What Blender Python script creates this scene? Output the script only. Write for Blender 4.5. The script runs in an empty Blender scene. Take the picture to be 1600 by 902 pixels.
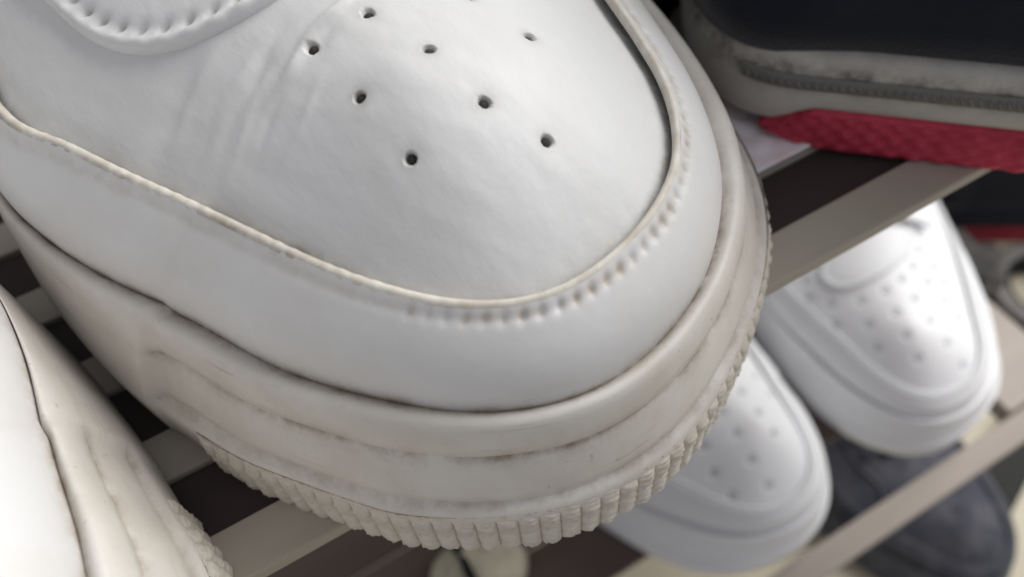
import bpy, bmesh, math, random
import numpy as np
from mathutils import Vector, Matrix, noise
from mathutils.bvhtree import BVHTree

random.seed(4)
MM = 0.001
S = bpy.context.scene
COL = S.collection

# ------------------------------------------------------------------ camera
right = Vector((0.8659, -0.4949, -0.0720)); down = Vector((-0.4416, -0.6890, -0.5747)); fwd = Vector((0.2348, 0.5294, -0.8152))
cd = bpy.data.cameras.new("camera"); cam = bpy.data.objects.new("camera", cd); COL.objects.link(cam)
m = Matrix((right, -down, -fwd)).transposed().to_4x4(); m.translation = Vector((-23.5, -30.2, 111.0)) * MM
cam.matrix_world = m
cd.sensor_width = 36; cd.lens = 28.125; cd.clip_start = 0.005; cd.clip_end = 50
cd.dof.use_dof = True; cd.dof.focus_distance = 0.104; cd.dof.aperture_fstop = 14
S.camera = cam

# ------------------------------------------------------------------ light
w = bpy.data.worlds.new("World"); S.world = w; w.use_nodes = True
bg = w.node_tree.nodes["Background"]; bg.inputs[0].default_value = (0.93, 0.94, 1.0, 1); bg.inputs[1].default_value = 0.39
def area(name, loc, target, size, power, col):
    l = bpy.data.lights.new(name, 'AREA'); l.shape = 'RECTANGLE'; l.size, l.size_y = size; l.energy = power; l.color = col
    o = bpy.data.objects.new(name, l); COL.objects.link(o); o.location = loc
    o.rotation_euler = (Vector(target) - Vector(loc)).to_track_quat('-Z', 'Y').to_euler(); return o
area("window_light", (1.05, 0.16, 0.74), (0.08, 0.03, -0.1), (1.0, 1.0), 26, (1.0, 0.985, 0.955))
S.view_settings.view_transform = 'Standard'; S.view_settings.look = 'None'; S.view_settings.exposure = 0.0; S.view_settings.gamma = 1
S.view_settings.use_curve_mapping = False

# ------------------------------------------------------------------ materials
def hexlin(h):
    c = [int(h[i:i + 2], 16) / 255 for i in (0, 2, 4)]
    return [x / 12.92 if x <= .04045 else ((x + .055) / 1.055) ** 2.4 for x in c] + [1]
def mat(name, col, rough=0.5, col2=None, scale=120, bump=0.0, bscale=900, stretch=(1, 1, 1), spec=0.4, grime_shade=None, detail=6, mixpos=(0.4, 0.75), sheen=0, bdist=0.0006, scuff=None):
    M = bpy.data.materials.new(name); M.use_nodes = True; nt = M.node_tree; N = nt.nodes; L = nt.links
    b = N["Principled BSDF"]; b.inputs["Roughness"].default_value = rough; b.inputs["Specular IOR Level"].default_value = spec
    b.inputs["Sheen Weight"].default_value = sheen
    tc = N.new("ShaderNodeTexCoord"); mp = N.new("ShaderNodeMapping"); mp.inputs["Scale"].default_value = stretch
    L.new(tc.outputs["Object"], mp.inputs["Vector"])
    base = None
    if col2:
        n = N.new("ShaderNodeTexNoise"); n.inputs["Scale"].default_value = scale; n.inputs["Detail"].default_value = detail; n.inputs["Roughness"].default_value = 0.62
        L.new(mp.outputs[0], n.inputs["Vector"])
        r = N.new("ShaderNodeMapRange"); r.inputs[1].default_value, r.inputs[2].default_value = mixpos
        L.new(n.outputs["Fac"], r.inputs[0])
        mx = N.new("ShaderNodeMix"); mx.data_type = 'RGBA'; mx.inputs[6].default_value = col; mx.inputs[7].default_value = col2
        L.new(r.outputs[0], mx.inputs[0]); base = mx.outputs[2]
        r2 = N.new("ShaderNodeMapRange"); r2.inputs[3].default_value = rough - .06; r2.inputs[4].default_value = rough + .1
        L.new(n.outputs["Fac"], r2.inputs[0]); L.new(r2.outputs[0], b.inputs["Roughness"])
    if grime_shade:
        a = N.new("ShaderNodeAttribute"); a.attribute_name = "grime_shade"  # mask for dirt and for shade painted into grooves
        n2 = N.new("ShaderNodeTexNoise"); n2.inputs["Scale"].default_value = 210; n2.inputs["Detail"].default_value = 10; n2.inputs["Roughness"].default_value = .72; L.new(tc.outputs["Object"], n2.inputs["Vector"])
        r3 = N.new("ShaderNodeMapRange"); r3.inputs[1].default_value = .38; r3.inputs[2].default_value = .66; L.new(n2.outputs["Fac"], r3.inputs[0])
        mu = N.new("ShaderNodeMath"); mu.operation = 'MULTIPLY'; L.new(a.outputs["Fac"], mu.inputs[0]); L.new(r3.outputs[0], mu.inputs[1])
        mx2 = N.new("ShaderNodeMix"); mx2.data_type = 'RGBA'; mx2.inputs[7].default_value = grime_shade
        if base: L.new(base, mx2.inputs[6])
        else: mx2.inputs[6].default_value = col
        L.new(mu.outputs[0], mx2.inputs[0]); base = mx2.outputs[2]
    def thresh(vec, sc, lo, hi, det=3, rg=.6):
        q = N.new("ShaderNodeTexNoise"); q.inputs["Scale"].default_value = sc; q.inputs["Detail"].default_value = det; q.inputs["Roughness"].default_value = rg; L.new(vec, q.inputs["Vector"])
        r = N.new("ShaderNodeMapRange"); r.inputs[1].default_value = lo; r.inputs[2].default_value = hi; L.new(q.outputs["Fac"], r.inputs[0]); return r.outputs[0]
    def over(base, fac, colr, amt):
        m1 = N.new("ShaderNodeMath"); m1.operation = 'MULTIPLY'; m1.inputs[1].default_value = amt; L.new(fac, m1.inputs[0])
        q = N.new("ShaderNodeMix"); q.data_type = 'RGBA'; q.inputs[7].default_value = colr; L.new(m1.outputs[0], q.inputs[0])
        if base: L.new(base, q.inputs[6])
        else: q.inputs[6].default_value = col
        return q.outputs[2]
    if scuff:
        fa = N.new("ShaderNodeAttribute"); fa.attribute_name = "flow"
        mf = N.new("ShaderNodeMapping"); mf.inputs["Scale"].default_value = (.045, .75, 1); L.new(fa.outputs["Vector"], mf.inputs["Vector"])
        st = thresh(mf.outputs[0], 1.0, .60, .70, 3); pt = thresh(tc.outputs["Object"], 38, .45, .62, 2)
        mm = N.new("ShaderNodeMath"); mm.operation = 'MULTIPLY'; L.new(st, mm.inputs[0]); L.new(pt, mm.inputs[1])
        base = over(base, mm.outputs[0], scuff, .7)
        base = over(base, thresh(tc.outputs["Object"], 700, .68, .76, 2), scuff, .35)
        base = over(base, thresh(tc.outputs["Object"], 30, .52, .72, 4), (.57, .49, .38, 1), .45)
    if base: L.new(base, b.inputs["Base Color"])
    else: b.inputs["Base Color"].default_value = col
    if bump:
        nb = N.new("ShaderNodeTexNoise"); nb.inputs["Scale"].default_value = bscale; nb.inputs["Detail"].default_value = 4
        L.new(mp.outputs[0], nb.inputs["Vector"])
        bp = N.new("ShaderNodeBump"); bp.inputs["Strength"].default_value = bump; bp.inputs["Distance"].default_value = bdist
        L.new(nb.outputs["Fac"], bp.inputs["Height"]); L.new(bp.outputs[0], b.inputs["Normal"])
    return M
G = lambda r, g, b: (r, g, b, 1)
MAT = dict(
    vamp=mat("worn_white_leather", G(.70, .70, .70), .46, G(.645, .64, .625), 60, .42, 520, stretch=(1, .5, 1), spec=.35, grime_shade=G(.30, .27, .22), bdist=.00022),
    guard=mat("worn_white_leather_overlay", G(.69, .685, .685), .44, G(.62, .60, .565), 45, .28, 480, spec=.35, grime_shade=G(.36, .29, .20), bdist=.0002),
    edge=mat("cream_cut_edge", G(.73, .705, .64), .6, G(.55, .49, .40), 260, .3, 900, spec=.25, bdist=.0003, grime_shade=G(.28, .235, .195)),
    mid=mat("yellowed_white_rubber", G(.68, .655, .612), .50, G(.575, .532, .475), 55, .14, 1100, spec=.35, grime_shade=G(.26, .20, .145), bdist=.0002, scuff=G(.27, .235, .20)),
    rib=mat("yellowed_tread_rubber", G(.675, .638, .572), .58, G(.49, .443, .37), 300, .25, 2600, spec=.3, bdist=.0003),
    thread=mat("grey_white_thread", G(.64, .62, .575), .7, G(.54, .51, .46), 500),
    needle=mat("dirty_needle_hole", G(.44, .405, .35), .8),
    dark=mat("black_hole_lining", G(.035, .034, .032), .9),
    lining=mat("white_textile_lining", G(.6, .6, .6), .9, G(.5, .5, .5), 400),
    cvamp=mat("clean_white_leather", G(.74, .75, .77), .55, G(.72, .73, .75), 60, .03, 900, spec=.5),
    cmid=mat("clean_white_rubber", G(.76, .77, .79), .45, G(.74, .75, .77), 60, .03, 900, spec=.45),
    cthread=mat("clean_white_thread", G(.72, .74, .75), .7),
    cdimple=mat("grey_dimple_shade", G(.50, .51, .53), .8),  # grey puts the shade inside the dimples into the colour
)

# ------------------------------------------------------------------ mesh helpers
def mesh_obj(name, verts, faces, material, parent=None, smooth=True, grime_shade=None, mtx=None, flow=None):
    me = bpy.data.meshes.new(name)
    v = np.asarray(verts, dtype=float) * MM
    if mtx is not None: v = v @ np.array(mtx.to_3x3()).T + np.array(mtx.translation)
    me.from_pydata(v.tolist(), [], [tuple(int(i) for i in f) for f in faces]); me.update()
    if smooth: me.polygons.foreach_set("use_smooth", [True] * len(me.polygons))
    if grime_shade is not None:
        a = me.attributes.new("grime_shade", 'FLOAT', 'POINT'); a.data.foreach_set("value", np.asarray(grime_shade, dtype=np.float32))
    if flow is not None:
        a = me.attributes.new("flow", 'FLOAT_VECTOR', 'POINT'); a.data.foreach_set("vector", np.asarray(flow, dtype=np.float32).ravel())
    me.materials.append(material)
    o = bpy.data.objects.new(name, me); COL.objects.link(o)
    if parent: o.parent = parent
    return o
def inst(name, me, parent, loc=(0, 0, 0), rot=None):
    o = bpy.data.objects.new(name, me); COL.objects.link(o); o.parent = parent
    mm = (rot or Matrix.Identity(3)).to_4x4(); mm.translation = Vector(loc) * MM; o.matrix_local = mm
    return o
def empty(name, label, cat, loc=(0, 0, 0), rz=0, group=None):
    o = bpy.data.objects.new(name, None); COL.objects.link(o); o.empty_display_size = .02
    o.location = Vector(loc) * MM; o.rotation_euler = (0, 0, rz); o["label"] = label; o["category"] = cat
    if group: o["group"] = group
    return o
def tag(o, label, cat, group=None):
    o["label"] = label; o["category"] = cat
    if group: o["group"] = group
    return o
def grid_faces(nr, nc, loop=False):
    f = []
    for r in range(nr - 1):
        for c in range(nc if loop else nc - 1):
            d = (c + 1) % nc; f.append((r * nc + c, r * nc + d, (r + 1) * nc + d, (r + 1) * nc + c))
    return f
def box_bm(size, bev=0.4, seg=2):
    bm = bmesh.new(); bmesh.ops.create_cube(bm, size=1)
    for v in bm.verts: v.co = Vector((v.co.x * size[0], v.co.y * size[1], v.co.z * size[2]))
    if bev: bmesh.ops.bevel(bm, geom=bm.edges[:], offset=bev, segments=seg, affect='EDGES', profile=.5)
    return bm
def bm_mesh(name, bm, material, smooth=False):
    for v in bm.verts: v.co *= MM
    me = bpy.data.meshes.new(name); bm.to_mesh(me); bm.free(); me.materials.append(material)
    if smooth: me.polygons.foreach_set("use_smooth", [True] * len(me.polygons))
    return me
def box(name, size, center, material, parent=None, bev=.4, rot=None):
    me = bm_mesh(name, box_bm(size, bev), material)
    o = bpy.data.objects.new(name, me); COL.objects.link(o)
    mm = (rot or Matrix.Identity(3)).to_4x4(); mm.translation = Vector(center) * MM
    if parent: o.parent = parent
    o.matrix_local = mm
    return o
def tube(pts, rad, seg=8, cap=True):
    pts = [Vector(p) for p in pts]; V = []; F = []
    rr = rad if hasattr(rad, '__len__') else [rad] * len(pts)
    prev = None
    for i, p in enumerate(pts):
        t = (pts[min(i + 1, len(pts) - 1)] - pts[max(i - 1, 0)]).normalized()
        if prev is None:
            a = Vector((0, 0, 1)) if abs(t.z) < .9 else Vector((1, 0, 0)); n = t.cross(a).normalized()
        else: n = (prev - t * prev.dot(t)).normalized()
        prev = n; b = t.cross(n)
        for k in range(seg):
            a = 2 * math.pi * k / seg; V.append(p + (n * math.cos(a) + b * math.sin(a)) * rr[i])
    for i in range(len(pts) - 1):
        for k in range(seg):
            k2 = (k + 1) % seg; F.append((i * seg + k, i * seg + k2, (i + 1) * seg + k2, (i + 1) * seg + k))
    if cap: F.append(tuple(range(seg))[::-1]); F.append(tuple((len(pts) - 1) * seg + k for k in range(seg)))
    return V, F
def join(parts):
    V, F = [], []
    for v, f in parts:
        o = len(V); V += [tuple(x) for x in v]; F += [tuple(i + o for i in q) for q in f]
    return V, F

# ------------------------------------------------------------------ sneaker plan curves (mm; toe tip at y = 0, heel at y = 290)
RAW_B = [(-2, 290), (-20, 285), (-33, 270), (-38, 250), (-40, 220), (-44, 180), (-53, 140), (-59, 105), (-57, 80), (-52.5, 60), (-47.5, 46), (-43, 36), (-40, 29.5), (-35, 22.5), (-30, 16.5), (-26, 12), (-21, 8.3),
         (-16, 5.2), (-11, 2.8), (-6, 1), (0, 0), (5, -.2), (10, .3), (16, 1.9), (21, 4), (26, 6.7), (31, 9.8), (37, 14), (42, 18.5), (46.5, 23.5), (51, 30.5), (54.5, 39), (57.5, 52), (59, 70), (58.5, 100), (54, 140),
         (45, 180), (38, 220), (36, 250), (31, 270), (18, 285)]
RAW_L = [(-2, 285), (-18, 280), (-29, 266), (-33, 250), (-35, 220), (-39, 180), (-49, 140), (-56, 105), (-55.5, 81.4), (-52.1, 68.3), (-46.5, 56.0), (-39.1, 44.0), (-32.1, 31.6), (-26.3, 23.9), (-20.6, 17.8),
         (-14.6, 12.6), (-8.2, 8.9), (-2.6, 6.8), (3.2, 6.0), (9.8, 6.6), (17.5, 9.1), (24.4, 12.9), (31.1, 18.7), (36.2, 25.1), (41.5, 35.2), (45.2, 46.6), (48.4, 60.5), (50.5, 80), (51, 100), (47, 140), (40, 180), (33, 220), (31, 250), (27, 266), (16, 280)]
RAW_S = [(-2, 281), (-15, 276), (-25, 264), (-28, 250), (-30, 220), (-34, 180), (-43, 140), (-50, 105), (-47.6, 76), (-41.4, 65.1), (-35.7, 55.6), (-30.2, 47.1), (-25.1, 38.8), (-20.2, 31.0), (-15.2, 24.5), (-9.7, 19.0),
         (-3.7, 15.4), (1.3, 14.1), (6.5, 14.2), (13.8, 16.0), (21.1, 19.8), (25.9, 24.2), (29.3, 29.8), (31.7, 36.4), (33.2, 43.8), (34.3, 52.0), (36.5, 68), (39, 100), (37, 140), (32, 180), (28, 220), (26, 250), (22, 264), (13, 276)]
CX, CY, HY = 2.0, 50.0, 240.0
def uparam(x, y):
    if y < CY: return math.degrees(math.atan2(x - CX, CY - y))
    s = 1 if x > 0 else -1
    if y <= HY: return s * (90 + y - CY)
    return s * (90 + HY - CY + 90 - math.degrees(math.atan2(abs(x), y - HY)))
def curve(raw, sm=2.0):
    P = np.array(raw, float); n = len(P); D = []
    for i in range(n):
        p0, p1, p2, p3 = P[i - 1], P[i], P[(i + 1) % n], P[(i + 2) % n]
        k = max(2, int(np.linalg.norm(p2 - p1) / .5))
        for j in range(k):
            t = j / k
            D.append(.5 * ((2 * p1) + (-p0 + p2) * t + (2 * p0 - 5 * p1 + 4 * p2 - p3) * t * t + (-p0 + 3 * p1 - 3 * p2 + p3) * t ** 3))
    D = np.array(D); r = int(sm * 6); g = np.exp(-.5 * (np.arange(-r, r + 1) * .5 / sm) ** 2); g /= g.sum()
    D = np.stack([np.convolve(np.concatenate([D[-r:, k], D[:, k], D[:r, k]]), g, 'valid') for k in (0, 1)], 1)
    u = np.array([uparam(*p) for p in D]); o = np.argsort(u); u = u[o]; D = D[o]
    return lambda q: np.stack([np.interp(q, u, D[:, 0]), np.interp(q, u, D[:, 1])], 1)
def widened(pts):                      # the two worn shoes splay differently along their inner side
    out = [p for p in RAW_B if not (p[0] < -39 and 25 < p[1] < 110)]; i = [k for k, p in enumerate(out) if p[0] < 0 and p[1] < 25][0]
    return out[:i] + pts + out[i:]
CB, CL, CS = curve(RAW_B), curve(RAW_L, 1.6), curve(RAW_S, 2.4)
CB_SPLAYED = curve(widened([(-61, 105), (-59.5, 80), (-55, 60), (-50, 46.7), (-44.7, 36.6), (-40.8, 29.8)]))
CB_TUCKED = curve(widened([(-57, 105), (-55.5, 80), (-50, 60), (-45, 46), (-41, 36), (-38.5, 29)]))
sst = lambda a, b, x: (lambda t: t * t * (3 - 2 * t))(np.clip((np.asarray(x, float) - a) / (b - a), 0, 1))
def z_seam(y): return 37 + .09 * (np.minimum(y, 120) - 15) + .02 * np.maximum(y - 120, 0)
TOPY = [0, 40, 50, 60, 80, 100, 130, 170, 200, 300]; TOPZ = [51.5, 51.5, 52, 53.2, 57, 63, 74, 86, 94, 102]
def z_top(y):
    yy = np.linspace(0, 300, 601); zz = np.interp(yy, TOPY, TOPZ); g = np.exp(-.5 * (np.arange(-24, 25) * .5 / 5) ** 2); g /= g.sum()
    zz = np.convolve(np.pad(zz, 24, mode='edge'), g, 'valid'); return np.interp(y, yy, zz)
def usamples(fine, coarse):
    a = np.arange(-90, 90.01, fine); b = 90 + np.arange(fine, 70, fine); c = np.arange(b[-1] + coarse, 370, coarse)
    return np.concatenate([-c[::-1], -b[::-1], a, b, c])
KINK = -84.0
PROFILE = [(.30, .4), (.12, .5), (.06, 2), (.06, 6), (.06, 9.8), (.10, 10.8), (.17, 11.35), (.27, 11.7), (.31, 12.1), (.30, 12.7), (.33, 14), (.42, 16), (.52, 18), (.60, 19.4), (.655, 19.9), (.70, 20.3), (.665, 20.7), (.645, 21.1),
           (.665, 22.6), (.70, 24.2), (.75, 25.5), (.82, 26.5), (.90, 26.9), (.98, 26.85), (1.06, 26.5), (1.12, 26.15), (1.18, 25.7), (1.26, 24.8)]
PLAIN = [(.30, .4), (.12, .5), (.02, 2), (.0, 6), (.0, 9.8), (.01, 10.8), (.02, 11.6), (.04, 12.2), (.06, 12.8), (.09, 13.6), (.14, 15), (.22, 17), (.30, 19), (.37, 20.5), (.41, 21.4), (.44, 22.0), (.47, 22.6), (.51, 23.3),
         (.56, 24.2), (.62, 25.4), (.70, 26.8), (.79, 27.9), (.88, 28.4), (.97, 28.4), (1.06, 28.1), (1.12, 27.7), (1.18, 27.2), (1.26, 26.2)]
def sneaker(root, mats, fine=.6, rows=90, lite=False, holes=(), pit=(1.05, 1.6), mirror=False, lobe=None, ribs=True, wear=True, tag_rim=0.0):
    """Builds the parts of one low leather sneaker under root."""
    sx = -1 if mirror else 1
    def put(name, V, F, mt, parent=root, grime_shade=None, smooth=True, flow=None):
        V = np.asarray(V, float).copy()
        if mirror:
            V[:, 0] *= -1; F = [tuple(f)[::-1] for f in F]
        return mesh_obj(name, V, F, mt, parent, smooth, grime_shade, None, flow)
    U = usamples(fine, 3.0); n = len(U)
    b, l, s = CB(U), CL(U), CS(U)
    # ---- midsole: rubber cupsole wall with groove, stitch channel and rolled lip
    k = sst(KINK - 1.6, KINK + .8, U) * (1 - sst(150, 175, U))
    plain_right = 1 - sst(150, 175, U)
    V = []; GR = []
    for (w1, z1), (w0, z0) in zip(PROFILE, PLAIN):
        wq = w0 + (w1 - w0) * k; zq = z0 + (z1 - z0) * k
        if wear:
            wob = np.array([noise.noise(Vector((q[0] * .09, q[1] * .09, z1 * .25))) for q in b])
            wq = wq + wob * .016 * (z1 > 11); zq = zq + wob * .12 * (z1 > 11)
        p = b + (l - b) * wq[:, None]
        V.append(np.column_stack([p, zq]))
        g = {11.35: .35, 11.7: .6, 12.1: .5, 12.7: .2, 19.4: .35, 19.9: .8, 20.3: 1, 20.7: .7, 21.1: .3, 26.85: .15, 26.5: .5 if w1 > 1 else .1, 26.15: .8, 25.7: 1, 24.8: 1}.get(z1, .08)  # stitch-channel dirt; shade painted into the groove above the ribs; lip toned darker
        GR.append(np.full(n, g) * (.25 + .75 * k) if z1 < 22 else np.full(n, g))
    nb = len(V); F = [tuple(q) for q in grid_faces(nb, n, True)]
    V = np.concatenate(V); F.append(tuple(range(n))[::-1])
    arc = np.concatenate([[0], np.cumsum(np.linalg.norm(np.diff(b, axis=0), axis=1))]) + (300 if mirror else 0)
    put("midsole", V, F, mats['mid'], grime_shade=np.concatenate(GR) if wear else None, flow=np.column_stack([np.tile(arc, nb), V[:, 2], np.zeros(len(V))]))
    # ---- tread ribs round the toe
    if ribs:
        uu = np.linspace(-75, 150, 4000); q = CB(uu); d = np.concatenate([[0], np.cumsum(np.linalg.norm(np.diff(q, axis=0), axis=1))])
        step = 2.85; cnt = int(d[-1] / step)
        for kind in range(1):
            rmes = []
            for v in range(4):
                RV = []; nv, na = 46, 9
                for i in range(nv):
                    zz = .15 + 10.4 * i / (nv - 1)
                    for j in range(na):
                        a = math.pi * j / (na - 1); tap = 1 - .85 * sst(8.0, 10.5, zz)
                        zig = .10 * math.sin(zz * 4.4 + j * .9 + v) * math.sin(a)
                        jit = .22 * noise.noise(Vector((j * .9, zz * 1.3, v * 7.7)))
                        RV.append((1.46 * math.cos(a) + zig, -(.95 * math.sin(a) ** .75 * tap + jit * math.sin(a) + (.07 * math.sin(zz * 6.9 + v + 1.5 * math.cos(a)) + .34 * noise.noise(Vector((j * .75 + 31 * v, zz * 1.9, 2.2)))) * math.sin(a) * (tap + .25)), zz))
                RF = [tuple(f) for f in grid_faces(nv, na)]; RF.append(tuple(range(na))); RF.append(tuple((nv - 1) * na + j for j in range(na))[::-1])
                me = bpy.data.meshes.new("tread_rib"); me.from_pydata((np.array(RV) * MM).tolist(), [], RF); me.update()
                me.polygons.foreach_set("use_smooth", [True] * len(me.polygons)); me.materials.append(mats['rib']); rmes.append(me)
        for i in range(cnt):
            t = (i + .5) * step; x = np.interp(t, d, q[:, 0]); y = np.interp(t, d, q[:, 1])
            x2 = np.interp(t + .5, d, q[:, 0]); y2 = np.interp(t + .5, d, q[:, 1]); x1 = np.interp(t - .5, d, q[:, 0]); y1 = np.interp(t - .5, d, q[:, 1])
            ang = math.atan2((y2 - y1), (x2 - x1)); nx, ny = math.sin(ang), -math.cos(ang)
            px, py = x - nx * .7, y - ny * .7
            if mirror: px, ang = -px, -ang
            inst("tread_rib", rmes[(i * 7 + i // 3) % 4], root, (px, py, 0), Matrix.Rotation(ang, 3, 'Z'))
    # ---- vamp dome inside the seam
    zs = z_seam(s[:, 1]) - 2.1 - .7 * sst(-20, -60, U)
    nrm = np.stack([np.gradient(s[:, 1]), -np.gradient(s[:, 0])], 1); nrm /= np.linalg.norm(nrm, axis=1)[:, None] + 1e-9  # outward
    so = s + nrm * 1.6; zo = zs - 1.0
    yp = np.where(s[:, 1] < 200, 45 + np.log1p(np.exp((s[:, 1] - 45) / 6.0)) * 6.0, np.minimum(s[:, 1], 255)); yp = np.minimum(yp, 255)
    xp = np.interp(yp, [0, 60, 120, 300], [2, -2, -5, -2])
    T = np.linspace(0, 1, rows); V = []
    for t in T:
        f = 1 - (1 - t) ** 1.85; g = t ** .92
        xy = so + (np.column_stack([xp, yp]) - so) * g
        V.append(np.column_stack([xy, zo + (z_top(yp) - zo) * f]))
    V = np.concatenate(V); nv = rows
    F = grid_faces(nv, n, True)
    tri = [(f[0], f[1], f[2]) for f in F] + [(f[0], f[2], f[3]) for f in F]
    tree = BVHTree.FromPolygons(V.tolist(), tri, all_triangles=True)
    def drape(x, y, lift=0.0):
        h, nn, _, _ = tree.ray_cast(Vector((x, y, 300)), Vector((0, 0, -1)))
        if h is None:
            h, nn, _, _ = tree.find_nearest(Vector((x, y, 45)))
        if nn.z < 0: nn = -nn
        return h + nn * lift, nn
    # dents of the holes, creases of the worn leather
    base = V.copy(); N = np.zeros_like(V)
    fa = np.array(tri); a, b2, c = V[fa[:, 0]], V[fa[:, 1]], V[fa[:, 2]]; fn = np.cross(b2 - a, c - a)
    for i in range(3): np.add.at(N, fa[:, i], fn)
    N /= np.linalg.norm(N, axis=1)[:, None] + 1e-12; N[N[:, 2] < 0] *= -1
    disp = np.zeros(len(V)); GV = np.zeros(len(V))
    pr, pd = pit
    for (hx, hy) in holes:
        h, _ = drape(hx, hy); dd = np.linalg.norm(base - np.array(h), axis=1)
        disp -= pd * np.clip(1 - (dd / (pr * 1.25)) ** 2, 0, 1) ** .75
        disp += -(.10 * np.exp(-(dd / (pr * 2.6)) ** 2))
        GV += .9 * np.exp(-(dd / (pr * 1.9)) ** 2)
    if wear:
        for (x0, y0, x1, y1, wd, amp) in CREASES:
            p0 = np.array([x0, y0]); p1 = np.array([x1, y1]); dv = p1 - p0; Ln = np.linalg.norm(dv); dv = dv / Ln
            r = base[:, :2] - p0; tt = r @ dv; off = r @ np.array([-dv[1], dv[0]]) + .6 * np.sin(tt * .35 + x0)
            fade = sst(-3, 4, tt) * (1 - sst(Ln - 4, Ln + 3, tt)); disp += (amp if amp > .4 else amp * 1.9) * np.exp(-(off / wd) ** 2) * fade
        near = (base[:, 1] < 125) & (base[:, 2] > 34)
        for i in np.nonzero(near)[0]:
            p = base[i]; disp[i] += .28 * noise.noise(Vector((p[0] * .055, p[1] * .055, 1.7))) + .07 * noise.noise(Vector((p[0] * .30 + p[1] * .22, p[1] * .10 - p[0] * .12, 4.0)))
        ds = np.linalg.norm(base.reshape(rows, n, 3)[:, :, :2] - s[None], axis=2).ravel(); t_all = np.repeat(T, n); ins = t_all > .02; GV += ins * ((.95 + .4 * np.tile(sst(-20, -60, U), rows)) * np.exp(-((ds - 1.1) / .75) ** 2) + .25 * np.exp(-(ds / 3.0) ** 2))  # shade of the seam groove painted in, together with grime
    V = base + N * disp[:, None]
    put("toe_panel", V, F, mats['vamp'], grime_shade=np.clip(GV, 0, 1) if wear else None)
    # ---- holes: a dark little cup at the bottom of every dent
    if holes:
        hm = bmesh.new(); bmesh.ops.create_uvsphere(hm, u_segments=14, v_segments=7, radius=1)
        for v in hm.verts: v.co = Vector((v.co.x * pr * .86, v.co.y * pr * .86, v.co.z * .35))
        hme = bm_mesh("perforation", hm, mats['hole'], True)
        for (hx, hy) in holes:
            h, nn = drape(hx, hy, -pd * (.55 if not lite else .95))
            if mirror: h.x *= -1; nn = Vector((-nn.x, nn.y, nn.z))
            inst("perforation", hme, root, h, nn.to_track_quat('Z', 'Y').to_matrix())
    # ---- mudguard: overlay wrapped round the toe and along the sides
    k2 = k[:, None]; lz = 25.5 + 1.5 * (1 - k)
    L0 = b + (l - b) * 1.17; Z1 = z_seam(s[:, 1]) + (.75 if wear else .0)
    def seam_path(tt, u0, u1, zoff=0.0):
        uq = np.linspace(u0, u1, 6000); sq = CS(uq); t_ = np.gradient(sq, axis=0); nn = np.stack([t_[:, 1], -t_[:, 0]], 1); nn /= np.linalg.norm(nn, axis=1)[:, None]
        lq0 = CB(uq); lq = CL(uq); L0q = lq0 + (lq - lq0) * 1.17
        xy = L0q + (sq - L0q) * tt
        kq = sst(KINK - 2.2, KINK + 1.2, uq); lzq = 25.5 + 1.5 * (1 - kq); z = lzq + (z_seam(sq[:, 1]) + .75 - lzq) * tt
        bl = 2.6 * math.sin(math.pi * tt ** .9) * (1 - .35 * tt); xy = xy + nn * bl * .7071; z = z + bl * .7071 + zoff
        return xy, z, np.concatenate([[0], np.cumsum(np.linalg.norm(np.diff(xy, axis=0), axis=1))])
    rr = 56 if wear else 24; V = [np.column_stack([b + (l - b) * .95, lz - 3])]; GM = [np.full(n, .9)]
    for i in range(rr):
        t = i / (rr - 1); xy = L0 + (s - L0) * t; z = lz + (Z1 - lz) * t
        bl = 2.6 * math.sin(math.pi * t ** .9) * (1 - .35 * t)
        if wear: bl = bl + np.array([.30 * noise.noise(Vector((p[0] * .07, p[1] * .07, t * 1.2 + 9))) for p in s]) * math.sin(math.pi * t)
        dd = np.sqrt(.5); V.append(np.column_stack([xy + nrm * (bl * dd) * np.ones(n)[:, None] if np.isscalar(bl) else xy + nrm * (bl * dd)[:, None], z + bl * dd]))
        # sunk stitch line beside the cut edge
        V[-1][:, 2] -= .16 * math.exp(-((t - .885) / .05) ** 2)
        GM.append(np.full(n, .9 * math.exp(-(t / .10) ** 2) + .35 * math.exp(-((t - .90) / .06) ** 2)))  # darker towards the sole lip and along the stitch line
    VG = np.concatenate(V); GG = np.concatenate(GM)
    if wear:                                  # needle dents of the stitch row, pressed into the overlay
        xy, z, dl = seam_path(.885, -30, 96); i = 0
        nl = np.array([0, 0, 1.0])
        while (i + .5) * 2.15 < dl[-1]:
            e = (i + .5) * 2.15; i += 1
            c = np.array([np.interp(e, dl, xy[:, 0]), np.interp(e, dl, xy[:, 1]), np.interp(e, dl, z)])
            d1 = np.array([np.interp(e + .3, dl, xy[:, 0]), np.interp(e + .3, dl, xy[:, 1]), np.interp(e + .3, dl, z)]) - c; d1 /= np.linalg.norm(d1)
            m_ = np.nonzero((abs(VG[:, 0] - c[0]) < 2.5) & (abs(VG[:, 1] - c[1]) < 2.5) & (abs(VG[:, 2] - c[2]) < 2.5))[0]
            r = VG[m_] - c; al = r @ d1; ac = np.sqrt(np.maximum((r ** 2).sum(1) - al ** 2, 0)); side = r[:, 2]
            al = al - .35 * side
            g = np.exp(-(al / .52) ** 2 - (ac / .78) ** 2) * (.75 + .5 * random.random())
            out = np.cross(d1, np.array([0, 0, 1.0])); out /= np.linalg.norm(out); nv_ = out * .6 + np.array([0, 0, .8])
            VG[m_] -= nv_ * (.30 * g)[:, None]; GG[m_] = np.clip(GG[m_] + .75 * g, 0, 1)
    put("mudguard", VG, grid_faces(rr + 1, n, True), mats['guard'], grime_shade=GG if wear else None)
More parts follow.
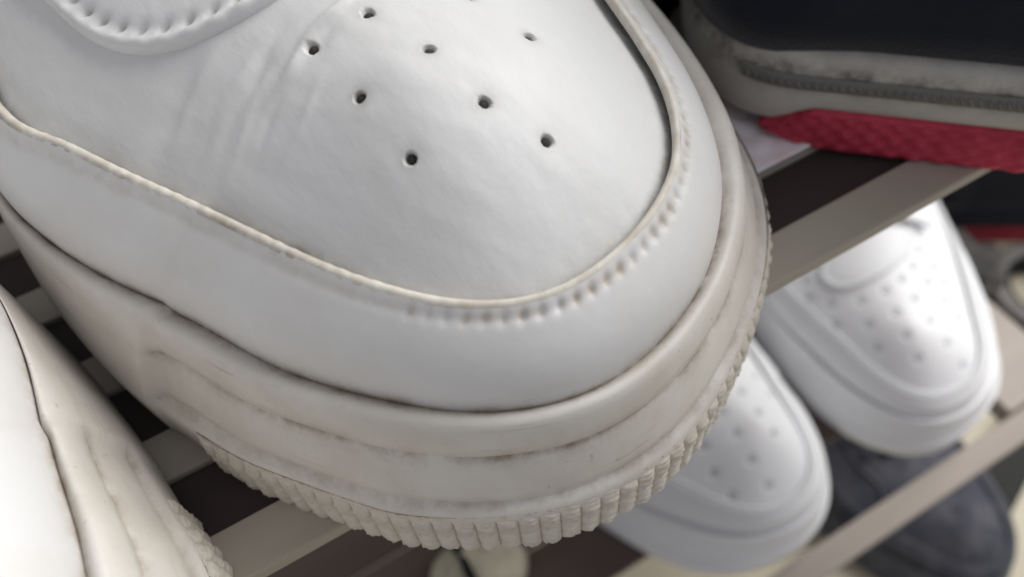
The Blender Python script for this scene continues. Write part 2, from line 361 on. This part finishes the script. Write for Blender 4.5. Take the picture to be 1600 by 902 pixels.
    # ---- cut edge of the mudguard, rolled over the seam
    V = []; prof = [(.25, -.25), (-.05, .12), (-.45, .30), (-.9, .22), (-1.25, -.15), (-1.4, -.7), (-1.4, -1.9)]
    wob = np.array([noise.noise(Vector((p[0] * .16, p[1] * .16, 3.3))) for p in s]) * (.35 if wear else .1)
    rope = (.66 + .22 * (1 - sst(-40, 5, U))) * (1 if wear else .8)
    sarc = np.concatenate([[0], np.cumsum(np.linalg.norm(np.diff(s, axis=0), axis=1))])
    bead = (.10 * np.array([.6 + noise.noise(Vector((p[0] * .2, p[1] * .2, 6))) for p in s]) * np.sin(sarc * 2 * math.pi / 2.2) * (1 - sst(-45, -10, U))) if wear else np.zeros(n)
    for o_, z_ in prof:
        V.append(np.column_stack([s + nrm * ((o_ + .2 * wob) * rope)[:, None], Z1 + z_ * rope + wob * .25 + bead * (z_ > -1)]))
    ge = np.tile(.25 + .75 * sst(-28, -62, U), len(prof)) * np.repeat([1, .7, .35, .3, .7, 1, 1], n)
    put("mudguard_edge", np.concatenate(V), grid_faces(len(prof), n, True), mats['edge'], grime_shade=ge if wear else None)
    # ---- stitching along the edge
    def stitch_row(off_in, u0, u1, pitch, seg_len, rad, zoff, mt_name, phase=0.0, flat=.7):
        xy, z, dl = seam_path(off_in, u0, u1, zoff); parts = []
        for i in range(int(dl[-1] / pitch)):
            c0 = (i + .5 + phase) * pitch; pts = []
            for j in range(5):
                e = c0 + (j / 4 - .5) * seg_len
                pts.append((np.interp(e, dl, xy[:, 0]), np.interp(e, dl, xy[:, 1]), np.interp(e, dl, z) - .10 * abs(j - 2) ** 1.6 * .3))
            parts.append(tube(pts, [rad * .55, rad * .95, rad, rad * .95, rad * .55], 6))
        return join(parts)
    if wear:
        v, f = stitch_row(.885, 96, 165, 2.15, 1.2, .42, -.22, 'thread'); o = put("stitching", v, f, mats['thread']); o["kind"] = "stuff"
    else:
        v, f = stitch_row(.86, -165, 165, 2.6, 1.9, .45, -.05, 'thread'); o = put("stitching", v, f, mats['thread']); o["kind"] = "stuff"
    # ---- eyestay overlay, rounded front end draped on the toe panel
    def patch(name, poly, thick, mt, parent=root, st=True, inset=2.4, grime_shade=False):
        P = np.array(poly, float); cen = P.mean(0); D = []
        m_ = len(P)
        for i in range(m_):
            p0, p1, p2, p3 = P[i - 1], P[i], P[(i + 1) % m_], P[(i + 2) % m_]
            kk = max(2, int(np.linalg.norm(p2 - p1) / .6))
            for j in range(kk):
                t = j / kk; D.append(.5 * ((2 * p1) + (-p0 + p2) * t + (2 * p0 - 5 * p1 + 4 * p2 - p3) * t * t + (-p0 + 3 * p1 - 3 * p2 + p3) * t ** 3))
        D = np.array(D); tq = np.roll(D, -1, 0) - np.roll(D, 1, 0); nq = np.stack([tq[:, 1], -tq[:, 0]], 1); nq /= np.linalg.norm(nq, axis=1)[:, None] + 1e-9
        if (nq * (D - cen)).sum() < 0: nq = -nq
        rings = [(.35, -.8), (.3, thick * .3), (.05, thick * .8), (-.35, thick * 1.1), (-.8, thick * 1.2), (-1.2, thick * 1.1), (-1.6, thick * .95), (-2.0, thick * .85), (-2.4, thick * .8), (-2.8, thick * .82), (-3.3, thick * .9), (-4.2, thick * .95)]
        V = []; m2 = len(D); GE = []
        dlen = np.concatenate([[0], np.cumsum(np.linalg.norm(np.diff(D, axis=0), axis=1))]); pit_p = 3.7
        for o_, h_ in rings:
            for i in range(m2):
                q = D[i] + nq[i] * o_; hh = h_; g_ = 0
                if st and wear:
                    ph = (dlen[i] % pit_p) - pit_p / 2
                    g_ = math.exp(-((ph + .5 * (o_ + 2.1)) / .62) ** 2 - ((o_ + 2.1) / .72) ** 2); hh -= .75 * g_
                    if -1.3 < o_ < -.2: hh += .13 * math.cos(2 * math.pi * ph / pit_p)
                h, _n = drape(q[0], q[1], hh); V.append(tuple(h)); GE.append(.75 * g_)
        inner = np.array([(D[i] + nq[i] * -4.2) for i in range(m2)])
        for fr in (.75, .5, .25, .02):
            for i in range(m2):
                q = cen + (inner[i] - cen) * fr; h, _n = drape(q[0], q[1], thick * .95); V.append(tuple(h)); GE.append(0)
        nr = len(rings) + 4; F = [tuple(x) for x in grid_faces(nr, m2, True)]
        o = put(name, V, F, mt, parent, grime_shade=GE if wear else None)
        if st and not wear:
            parts = []; parts2 = []; R_ = D + nq * -2.2; dl = np.concatenate([[0], np.cumsum(np.linalg.norm(np.diff(np.vstack([R_, R_[:1]]), axis=0), axis=1))]); RR = np.vstack([R_, R_[:1]])
            for i in range(int(dl[-1] / 2.6)):
                for ph, ln, rd, lf, acc in ((.5, 1.6, .42, thick * .72, parts), (1.0, .9, .55, thick * .5, parts2)):
                    pts = []
                    for j in range(4):
                        e = (i + ph) * 2.6 + (j / 3 - .5) * ln; x = np.interp(e, dl, RR[:, 0]); y = np.interp(e, dl, RR[:, 1]); h, _n = drape(x, y, lf); pts.append(tuple(h))
                    acc.append(tube(pts, [rd * .6, rd, rd, rd * .6], 6))
            v, f = join(parts); put("stitching", v, f, mats['thread'], o)["kind"] = "stuff"
            if wear: v, f = join(parts2); put("needle_holes", v, f, mats['lobehole'], o)["kind"] = "stuff"
        return o
    for poly in (lobe or []): patch("eyestay", poly, 1.3 if wear else 1.5, mats['vamp'])
    # ---- tongue and laces behind, in the throat between the eyestays
    def strip(name, pts, half, thick, mt, lift):
        V = []; m2 = len(pts)
        for i, (x, y) in enumerate(pts):
            dx = pts[min(i + 1, m2 - 1)][0] - pts[max(i - 1, 0)][0]; dy = pts[min(i + 1, m2 - 1)][1] - pts[max(i - 1, 0)][1]; ln = math.hypot(dx, dy); nx_, ny_ = -dy / ln, dx / ln
            for o_, h_ in ((-1, -.2), (-1, .6), (-.85, 1), (0, 1.08), (.85, 1), (1, .6), (1, -.2)):
                h, _n = drape(x + nx_ * half * o_, y + ny_ * half * o_, lift + thick * h_); V.append(tuple(h))
        put(name, V, grid_faces(m2, 7), mt)
    strip("tongue", [(-3, y) for y in np.linspace(92, 185, 24)], 17, 2.2, mats['lining'], .1)
    for i, y in enumerate((98, 113, 128, 143, 158)):
        strip("lace", [(x, y + .12 * x * (1 if i % 2 else -1)) for x in np.linspace(-27, 22, 22)], 3.4, 1.2, mats['cthread'], 3.2)
    pts = [(-3 + 24 * math.sin(a), 222 + 36 * math.cos(a)) for a in np.linspace(0, 2 * math.pi, 40, endpoint=False)]
    V = [tuple(drape(x, y, .6)[0]) for x, y in pts]; V += [tuple(drape(-3 + (x + 3) * .85, 222 + (y - 222) * .85, 1.6)[0]) for x, y in pts]; V += [tuple(drape(-3 + (x + 3) * .7, 222 + (y - 222) * .7, .5)[0]) for x, y in pts]; V.append(tuple(drape(-3, 222, .6)[0]))
    F = grid_faces(3, 40, True) + [(80 + i, 80 + (i + 1) % 40, 120) for i in range(40)]
    put("collar_lining", V, F, mats['lining'])
    return drape

#@HOLES
HOLES_MAIN = [(-1.1, 52.9), (-9.1, 52.4), (2.5, 43.6), (15.9, 43.5), (-7.4, 42.4), (4.7, 34.5), (-5.9, 32.9), (9.4, 28.6), (12.2, 52.4)]
HOLES_A = [(-38.5, 75.2), (-38.5, 67.6), (-30.1, 61.5), (-18.6, 58.5), (-8.0, 60.2), (1.1, 65.0), (9.0, 71.5), (15.2, 81.0), (20.9, 73.3), (14.2, 63.9), (19.9, 55.9), (4.2, 55.1), (-6.5, 49.0), (-17.8, 47.1), (-29.8, 52.0), (-16.3, 36.7), (-5.1, 37.9), (7.8, 44.0), (25.4, 48.1), (13.0, 33.8), (-2.1, 27.9), (19.1, 25.3), (24, 66)]
HOLES_B = [(-26.9, 53.3), (-11.7, 53.9), (-22.8, 43.8), (-6.9, 43.6), (7.4, 46.6), (-2.7, 33.8), (18.7, 55.5), (12.9, 36.4), (25.0, 46.6), (16.4, 25.9), (3, 56), (28, 36)]
LOBE_A = [(-34, 105), (-30.0, 82.5), (-31.8, 76.6), (-29.8, 70.5), (-23.9, 66.1), (-15.8, 65.8), (-5.0, 69.3), (4.2, 75.2), (11.2, 82.1), (15, 100), (8, 125), (-10, 140), (-26, 130)]
LOBE = [(-36, 112), (-37.5, 96), (-34.8, 84.6), (-31.5, 74.4), (-26.3, 67.6), (-18.5, 63.2), (-9.2, 61.8), (-3.5, 65), (-4, 78), (-12, 100), (-18, 150), (-30, 150)]
LOBE_R = [(36, 92), (31, 80), (24, 77), (17, 82), (13, 95), (14, 120), (13, 150), (22, 150), (33, 120)]
CREASES = [(-2.0, 57.2, -8.3, 54.0, .75, .8), (-9.4, 53.3, -15, 51.2, .8, .75), (-4, 54.8, -10, 51.6, 1.2, -.16), (-15, 57.5, -25, 53, .8, .12), (-13.5, 55, -24, 50.4, .7, -.13), (-19, 60.5, -29, 56, 1.0, .14), (-17, 51.5, -27, 47.3, .8, .12),
           (-12, 50.5, -21, 46.8, .8, -.12), (-11, 56.5, -19, 53.4, .7, -.14), (-22, 62, -31, 58.2, 2.2, -.35), (-22, 55, -30, 51.5, .8, -.12), (-10, 47.5, -18, 44, .8, .09)]
#@END

white = dict(mid=MAT['mid'], rib=MAT['rib'], vamp=MAT['vamp'], hole=MAT['dark'], guard=MAT['guard'], edge=MAT['edge'], thread=MAT['thread'], needle=MAT['needle'], lobehole=MAT['needle'], lining=MAT['lining'], cthread=MAT['cthread'])
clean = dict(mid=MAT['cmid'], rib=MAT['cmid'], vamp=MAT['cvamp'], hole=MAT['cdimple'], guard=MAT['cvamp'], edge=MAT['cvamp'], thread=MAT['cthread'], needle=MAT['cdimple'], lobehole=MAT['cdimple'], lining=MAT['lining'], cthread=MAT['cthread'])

TIER = -200.0; FLOOR = -390.0
# ------------------------------------------------------------------ setting
mfloor = mat("beige_floor_tile", G(.50, .45, .34), .5, G(.40, .35, .26), 14, .1, 300)
fl = mesh_obj("floor", [(-1500, -1200, FLOOR), (1800, -1200, FLOOR), (1800, 1500, FLOOR), (-1500, 1500, FLOOR)], [(0, 1, 2, 3)], mfloor, smooth=False); fl["kind"] = "structure"

# ------------------------------------------------------------------ shoe rack
mt_lower = mat("taupe_painted_rail", G(.33, .29, .255), .6, G(.28, .245, .215), 60, .05, 800, stretch=(.1, 1, 1))
mt_light = mat("taupe_painted_slat", G(.44, .40, .34), .6, G(.35, .315, .265), 60, .05, 800, stretch=(.1, 1, 1))
mt_dark = mat("dark_brown_slat", G(.055, .042, .040), .65, G(.064, .050, .047), 40, .08, 800, stretch=(.08, 1, 1), spec=.15)
rack = empty("shoe_rack", "two tier shoe rack of taupe and dark brown slats under the sneakers", "shoe rack", (0, 0, FLOOR))
RX0, RX1 = -330.0, 229.0
LEN = RX1 - RX0; RC = (RX0 + RX1) / 2
light_me = bm_mesh("slat", box_bm((LEN, 8.6, 3), .35), mt_light); dark_me = bm_mesh("slat", box_bm((LEN, 11.6, 3), .3), mt_dark)
dz = -FLOOR
for i in range(9):
    y = 19 + 20.2 * i
    o = inst("slat", light_me, rack, (RC, y + 4.3, dz - 1.5))
    if i < 8:
        o = inst("slat", dark_me, rack, (RC, y + 8.6 + 5.8, dz - 2.6)); o["label"] = "dark brown slat"
mt_brown = mat("brown_board", G(.12, .09, .078), .6, G(.095, .07, .062), 30, .08, 500, stretch=(.1, 1, 1))
LEN = 204 - RX0; RC = (RX0 + 204) / 2
low_me = bm_mesh("slat", box_bm((LEN + 46, 10.5, 4), .5), mt_lower)
lowd_me = bm_mesh("slat", box_bm((LEN, 24.5, 3), .3), mt_brown)
inst("slat", low_me, rack, (RC + 23, .8, dz + TIER - 2))
for i in range(8):
    o = inst("slat", lowd_me, rack, (RC, 48 + 26 * i, dz + TIER - 2.0)); o["label"] = "wide brown slat"
for x in (RX0 - 7, RX1 + 7):
    for z in (-3, TIER - 2):
        wd = 36 if z < -50 and x > 0 else 14
        box("side_rail", (wd, 203, 10), (x + 7 - wd / 2 if wd > 14 else x, 108.5, dz + z - 2), mt_lower, rack, .8)
    for y in (170, 203): box("leg", (13, 13, dz + 8), (x, y, (dz + 8) / 2), mt_light, rack, .8)

# ------------------------------------------------------------------ the worn pair on the upper tier
main = empty("sneaker", "worn white sneaker toe with black perforations and ribbed yellowed sole in the middle", "sneaker", (0, 0, 0), 0, "worn white sneakers on the upper tier")
CB = CB_SPLAYED
DR_MAIN = sneaker(main, white, .42, 160, holes=HOLES_MAIN, pit=(.66, 1.3), lobe=[LOBE, LOBE_R])
YAW2 = math.radians(33); kx, ky = 39.5, 46.0
tx = -57.2 - (kx * math.cos(YAW2) - ky * math.sin(YAW2)); ty = 36.5 - (kx * math.sin(YAW2) + ky * math.cos(YAW2))
mate = empty("sneaker", "brightly lit worn white sneaker cut off at the lower left corner", "sneaker", (tx, ty, 0), YAW2, "worn white sneakers on the upper tier")
CB = CB_TUCKED
sneaker(mate, white, .7, 60, holes=HOLES_MAIN, pit=(1.0, 1.5), lobe=[LOBE, LOBE_R], mirror=True)

# ------------------------------------------------------------------ the clean pair on the lower tier
SC = .85
la = empty("sneaker", "clean bright white sneaker with dimpled toe at the right end of the lower tier", "sneaker", (159.8, 13.5, TIER), -.45, "clean white sneakers on the lower tier")
la.scale = (SC,) * 3
CB = curve(RAW_B)
DR_A = sneaker(la, clean, 1.0, 60, lite=True, holes=HOLES_A, pit=(2.1, .6), lobe=[LOBE_A], ribs=False, wear=False)
lb = empty("sneaker", "clean white sneaker on the lower tier half hidden under the worn ribbed sole", "sneaker", (112, 12, TIER), .42, "clean white sneakers on the lower tier")
lb.scale = (SC,) * 3
DR_B = sneaker(lb, clean, 1.0, 60, lite=True, holes=HOLES_B, pit=(2.1, .6), lobe=[LOBE_A], ribs=False, wear=False, mirror=True)

# ------------------------------------------------------------------ navy sneakers with red outsoles
mt_navy = mat("navy_suede", G(.012, .014, .022), .95, G(.018, .020, .028), 90, .3, 1200, spec=.1, sheen=.15)
mt_gmid = mat("dirty_grey_midsole", G(.52, .495, .46), .65, G(.40, .375, .33), 35, .12, 2200, spec=.25, grime_shade=G(.05, .045, .04), bdist=.0003)
mt_red = mat("dark_red_rubber", G(.50, .045, .085), .6, G(.36, .028, .055), 120, .2, 1500, spec=.3)
mt_welt = mat("grey_welt_ridge", G(.22, .21, .195), .75, G(.12, .11, .10), 220)
mt_slot = mat("dark_welt_slot", G(.17, .16, .15), .85)
mt_black = mat("black_fabric", G(.012, .012, .014), .9, G(.022, .022, .024), 300, .3, 1500, spec=.15)
def arc_outline(hw, ln, a, step=1.0, back=44):
    """Half-superellipse tip, straight sides, rounded back. Counterclockwise list (t, v, arclength); tip at t = 0."""
    P = []
    for k in range(90):
        th = math.pi / 2 * k / 90; P.append((a - a * math.cos(th) ** (2 / 2.5), -hw * math.sin(th) ** (2 / 2.5)))
    t = a
    while t < ln - back: P.append((t, -hw)); t += step
    for k in range(60):
        th = math.pi * k / 59; P.append((ln - back + back * math.sin(th), -hw * math.cos(th)))
    t = ln - back
    while t > a: P.append((t, hw)); t -= step
    for k in range(90):
        th = math.pi / 2 * (1 - k / 90); P.append((a - a * math.cos(th) ** (2 / 2.5), hw * math.sin(th) ** (2 / 2.5)))
    P = np.array(P); D = [P[0]]
    cl = np.vstack([P, P[:1]]); L = np.concatenate([[0], np.cumsum(np.linalg.norm(np.diff(cl, axis=0), axis=1))])
    n = int(L[-1] / step); q = np.linspace(0, L[-1], n, endpoint=False)
    return np.column_stack([np.interp(q, L, cl[:, 0]), np.interp(q, L, cl[:, 1])]), q
def navy_sneaker(root, mid_mat, detail=True):
    step = .7 if detail else 2.5
    P, q = arc_outline(46, 285, 26, step); n = len(P)
    tg = np.roll(P, -1, 0) - np.roll(P, 1, 0); nr = np.stack([tg[:, 1], -tg[:, 0]], 1); nr /= np.linalg.norm(nr, axis=1)[:, None]
    if (nr * (P - P.mean(0))).sum() < 0: nr = -nr
    t = P[:, 0]
    spring = 10.5 * np.clip(1 - (t - 6) / 26, 0, 1) ** 1.6
    def wall(name, prof, mt, rough=0, grime_shade=None, cap=(True, True)):
        V = []; GR = []
        for i, (o_, z_, sp) in enumerate(prof):
            oo = np.full(n, float(o_)) + (4.6 * (1 - sst(4, 36, t)) * (1 - float(sst(30, 62, z_))) if name == 'upper' else 0); zz = z_ + spring * sp
            if rough:
                oo = oo + rough * np.sin(q * 2 * math.pi / 4.2 + (math.pi if int(z_ / 1.7) % 2 else 0)) * (.6 + .4 * np.sin(z_ * 1.85)); zz = zz + rough * 1.1 * np.sin(q * 2 * math.pi / 4.2) * (z_ < 1.6) * (.7 + .3 * np.sin(q * .37))
            Pq = P.copy()
            if name == 'outsole': ct = 19 + 9 * max(0, z_) / 9.6; f_ = Pq[:, 0] < ct; Pq[f_, 0] = ct + .05 * (Pq[f_, 0] - ct)
            V.append(np.column_stack([Pq + nr * oo[:, None], zz])); GR.append(np.full(n, grime_shade[i] if grime_shade else 0))
        F = [tuple(x) for x in grid_faces(len(prof), n, True)]
        V = np.concatenate(V); F.append(tuple(range(n))[::-1]); F.append(tuple((len(prof) - 1) * n + i for i in range(n)))
        return mesh_obj(name, V, F, mt, root, True, np.concatenate(GR))
    P0, n0 = P, nr
    wall("outsole", [(-4, .2, 1), (-.8, .0, 1), (.1, .5, 1)] + [(.25, z, max(0, 1 - z / 9.6)) for z in np.arange(1, 8.6, .5)] + [(.1, 9.0, 0), (-.6, 9.6, 0), (-3, 9.7, 0)], mt_red, .6 if detail else .1)
    P, nr = P0, n0; tipf = np.clip(1 - t / 24, 0, 1) ** .8; spring = 6.5 * (1 - sst(20, 29, t)) * (.75 + .25 * tipf)
    wall("midsole", [(-3, 9.2, -.75), (-.8, 9.3, -.7), (-.1, 9.9, -.55), (.2, 11, -.3), (.15, 12.5, -.1), (0, 14.2, 0), (-.2, 15.8, .05), (-.5, 17.6, .1), (-.8, 18.6, .1), (-1.5, 19.4, .1), (-2.6, 20.0, .1), (-4, 20.1, .1), (-7, 19.6, .1)], mid_mat, 0, [0, 0, .05, 0, .1, .45, .9, .75, .35, .1, .2, .6, .6])
    up_ = []
    for z, o_ in ((19.2, -3.8), (26, -2.8), (38, -4.2), (48, -5.5), (60, -8.5), (74, -13), (86, -18), (92, -24), (94, -32)): up_.append((o_, z, .1))
    wall("upper", up_, mt_navy)
    if detail:
        sl = []; rg = []
        idx = [i for i in range(n) if P[i, 1] < -20 and 14 < P[i, 0] < 235]
        zc = 15.2
        VS = [];
        for i in idx:
            for o_, z_ in ((.0, zc - 1.5), (.45, zc - 1.1), (.45, zc + 1.1), (.0, zc + 1.5)): VS.append((*(P[i] + nr[i] * o_), z_))
        mesh_obj("welt_slot", VS, grid_faces(len(idx), 4), mt_slot, root)
        Lq = q[idx[0]]; k = 0; parts = []
        while Lq < q[idx[-1]] - 3:
            a_ = [np.interp(Lq + e, q, P[:, 0]) for e in (-.35, .75)]; b_ = [np.interp(Lq + e, q, P[:, 1]) for e in (-.35, .75)]
            j = np.argmin(abs(q - Lq)); nn = nr[j]
            parts.append(tube([(a_[0] + nn[0] * .5, b_[0] + nn[1] * .5, zc + .8), ((a_[0] + a_[1]) / 2 + nn[0] * .75, (b_[0] + b_[1]) / 2 + nn[1] * .75, zc), (a_[1] + nn[0] * .5, b_[1] + nn[1] * .5, zc - .8)], [.2, .27, .2], 6))
            Lq += 1.45
        v, f = join(parts); mesh_obj("welt_ridges", v, f, mt_welt, root)["kind"] = "stuff"
    # collar opening and tongue on top of the upper
    pts = [(190 + 62 * math.cos(a), 26 * math.sin(a)) for a in np.linspace(0, 2 * math.pi, 40, endpoint=False)]
    V = [(x, y, 94.1) for x, y in pts] + [(190 + (x - 190) * .96, y * .92, 97) for x, y in pts] + [(190 + (x - 190) * .85, y * .8, 97) for x, y in pts] + [(190 + (x - 190) * .8, y * .74, 94.3) for x, y in pts]
    F = [tuple(x) for x in grid_faces(4, 40, True)] + [tuple(120 + i for i in range(40))]
    mesh_obj("collar", V, F, mt_black, root)
AX = math.atan2(-.69, .72)
navy = empty("navy_sneaker", "dark navy sneaker with scuffed grey midsole and red tread on the upper slats", "sneaker", (82, 92.8, 0), AX, "navy sneakers with red soles")
navy_sneaker(navy, mt_gmid)
navy2 = empty("navy_sneaker", "blurred navy sneaker with thin red sole standing on the floor beyond the rack", "sneaker", (420, 215, FLOOR), math.atan2(-.54, .84), "navy sneakers with red soles")
navy2.scale = (1.1, 1.1, 1.7)
navy_sneaker(navy2, mt_navy, False)

# ------------------------------------------------------------------ black filler added to keep the gap between the upper shoes dark
def lump(name, sx, sy, sz, material, amp, fr, seed, parent=None, loc=(0, 0, 0), sub=4, p=2.3):
    bm = bmesh.new(); bmesh.ops.create_icosphere(bm, subdivisions=sub, radius=1)
    for v in bm.verts:
        d = v.co.normalized(); r = (abs(d.x) ** p + abs(d.y) ** p + abs(d.z) ** p) ** (-1 / p); v.co = d * r
        nz = noise.fractal(d * fr + Vector((seed, 0, 0)), 1.0, 2.0, 4)
        v.co *= 1 + amp * nz
        v.co = Vector((v.co.x * sx, v.co.y * sy, max(v.co.z, -.55) * sz + .55 * sz))
    me = bm_mesh(name, bm, material, True); o = bpy.data.objects.new(name, me); COL.objects.link(o)
    if parent: o.parent = parent
    o.location = Vector(loc) * MM; return o
blk = empty("gap_filler", "black filler added upright between the worn white toe and navy sneaker", "filler", (92, 116, 0), math.radians(46))
lump("filler_body", 45, 8.5, 36, mt_black, .04, 1.6, 3, blk, (0, 0, 0), p=5)
box("filler_top", (70, 4, 5), (0, 0, 55), mt_black, blk, 1.5)

# ------------------------------------------------------------------ pink reflection of the red sole on the second slat, added as a crumpled sheet
mt_refl = mat("pink_white_reflection", G(.88, .84, .88), .7, G(.88, .48, .48), 55, .1, 900, spec=.2, detail=2, mixpos=(.52, .72))
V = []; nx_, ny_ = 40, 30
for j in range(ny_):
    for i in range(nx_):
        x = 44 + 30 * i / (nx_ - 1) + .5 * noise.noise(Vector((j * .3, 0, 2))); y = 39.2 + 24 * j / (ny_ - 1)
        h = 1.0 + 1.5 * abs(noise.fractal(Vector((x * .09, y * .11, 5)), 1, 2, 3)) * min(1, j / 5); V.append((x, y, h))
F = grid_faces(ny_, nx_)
refl = mesh_obj("reflection_sheet", V, F, mt_refl); tag(refl, "crumpled sheet painted as the pink reflection of the red sole on the slat", "reflection_sheet")
sm = refl.modifiers.new("thickness", 'SOLIDIFY'); sm.thickness = .0003; sm.offset = 1

# ------------------------------------------------------------------ blurred things on the lower tier and the floor
mt_slate = mat("slate_knit", G(.05, .053, .066), .9, G(.11, .11, .122), 60, .4, 700, spec=.15)
mt_slate2 = mat("slate_rubber", G(.06, .065, .08), .7, G(.10, .10, .115), 60)
slate = dict(mid=mt_slate2, rib=mt_slate2, vamp=mt_slate, hole=MAT['dark'], guard=mt_slate, edge=mt_slate2, thread=mt_slate2, needle=mt_slate2, lobehole=MAT['dark'], lining=mt_black, cthread=mt_slate)
sl = empty("slate_sneaker", "blurred slate blue sneaker on the floor under the front of the lower tier", "sneaker", (238, -46, FLOOR), math.radians(-4)); sl.scale = (.92,) * 3
sneaker(sl, slate, 2.0, 36, lite=True, holes=[(-6, 60), (8, 58), (0, 48)], pit=(3, 1), lobe=[LOBE_A], ribs=False, wear=False)
mt_blk = mat("black_plastic_bar", G(.010, .010, .010), .75, G(.016, .016, .015), 60)
bar = box("black_bar", (190, 26, 14), (325, 10, FLOOR + 7.2), mt_blk, None, 2, Matrix.Rotation(math.radians(20), 3, 'Z'))
tag(bar, "black flat bar lying on the beige floor beside the slate blue sneaker", "bar")
mt_grey = mat("dark_grey_cloth", G(.045, .043, .042), .9, G(.16, .15, .14), 26, .3, 500, spec=.2)
cl = lump("cloth", 38, 30, 24, mt_grey, .26, 2.2, 8, None, (388, 128, FLOOR), 5)
tag(cl, "crumpled dark grey cloth heaped on the floor right of the rack", "cloth")
roll = empty("hollow_roll", "round grey hollow roll with a dark centre on the floor beyond the rack", "roll", (434, 80, FLOOR), 0); roll.scale = (1, 1, .6)
mt_ring = mat("grey_roll_side", G(.15, .14, .13), .6, G(.10, .095, .09), 40)
V = []; prof = [(36, 0), (40, 1), (40, 33), (38, 35), (31, 35), (29, 33), (29, 0)]
for r_, z_ in prof: V += [(r_ * math.cos(2 * math.pi * k / 56), r_ * math.sin(2 * math.pi * k / 56), z_) for k in range(56)]
mesh_obj("winding", V, grid_faces(len(prof), 56, True), mt_ring, roll)
V = []
for r_, z_ in [(28.8, 0), (28.8, 32), (26, 32), (26, 0)]: V += [(r_ * math.cos(2 * math.pi * k / 56), r_ * math.sin(2 * math.pi * k / 56), z_) for k in range(56)]
mesh_obj("core", V, grid_faces(4, 56, True), mt_black, roll)
mt_cream = mat("cream_knit", G(.55, .52, .40), .85, G(.22, .21, .17), 45, .4, 700, spec=.15)
sock = empty("rolled_sock", "small cream rolled sock with a dark band on the lower tier below the ribbed sole", "sock", (-11, 61, TIER - .5))
lump("knit", 19, 14, 11, mt_cream, .10, 2.4, 5, sock, (0, 0, 0), 4)
lump("band", 3.5, 14.8, 11.6, mt_black, .08, 2.4, 5, sock, (-3, 0, 0), 4)
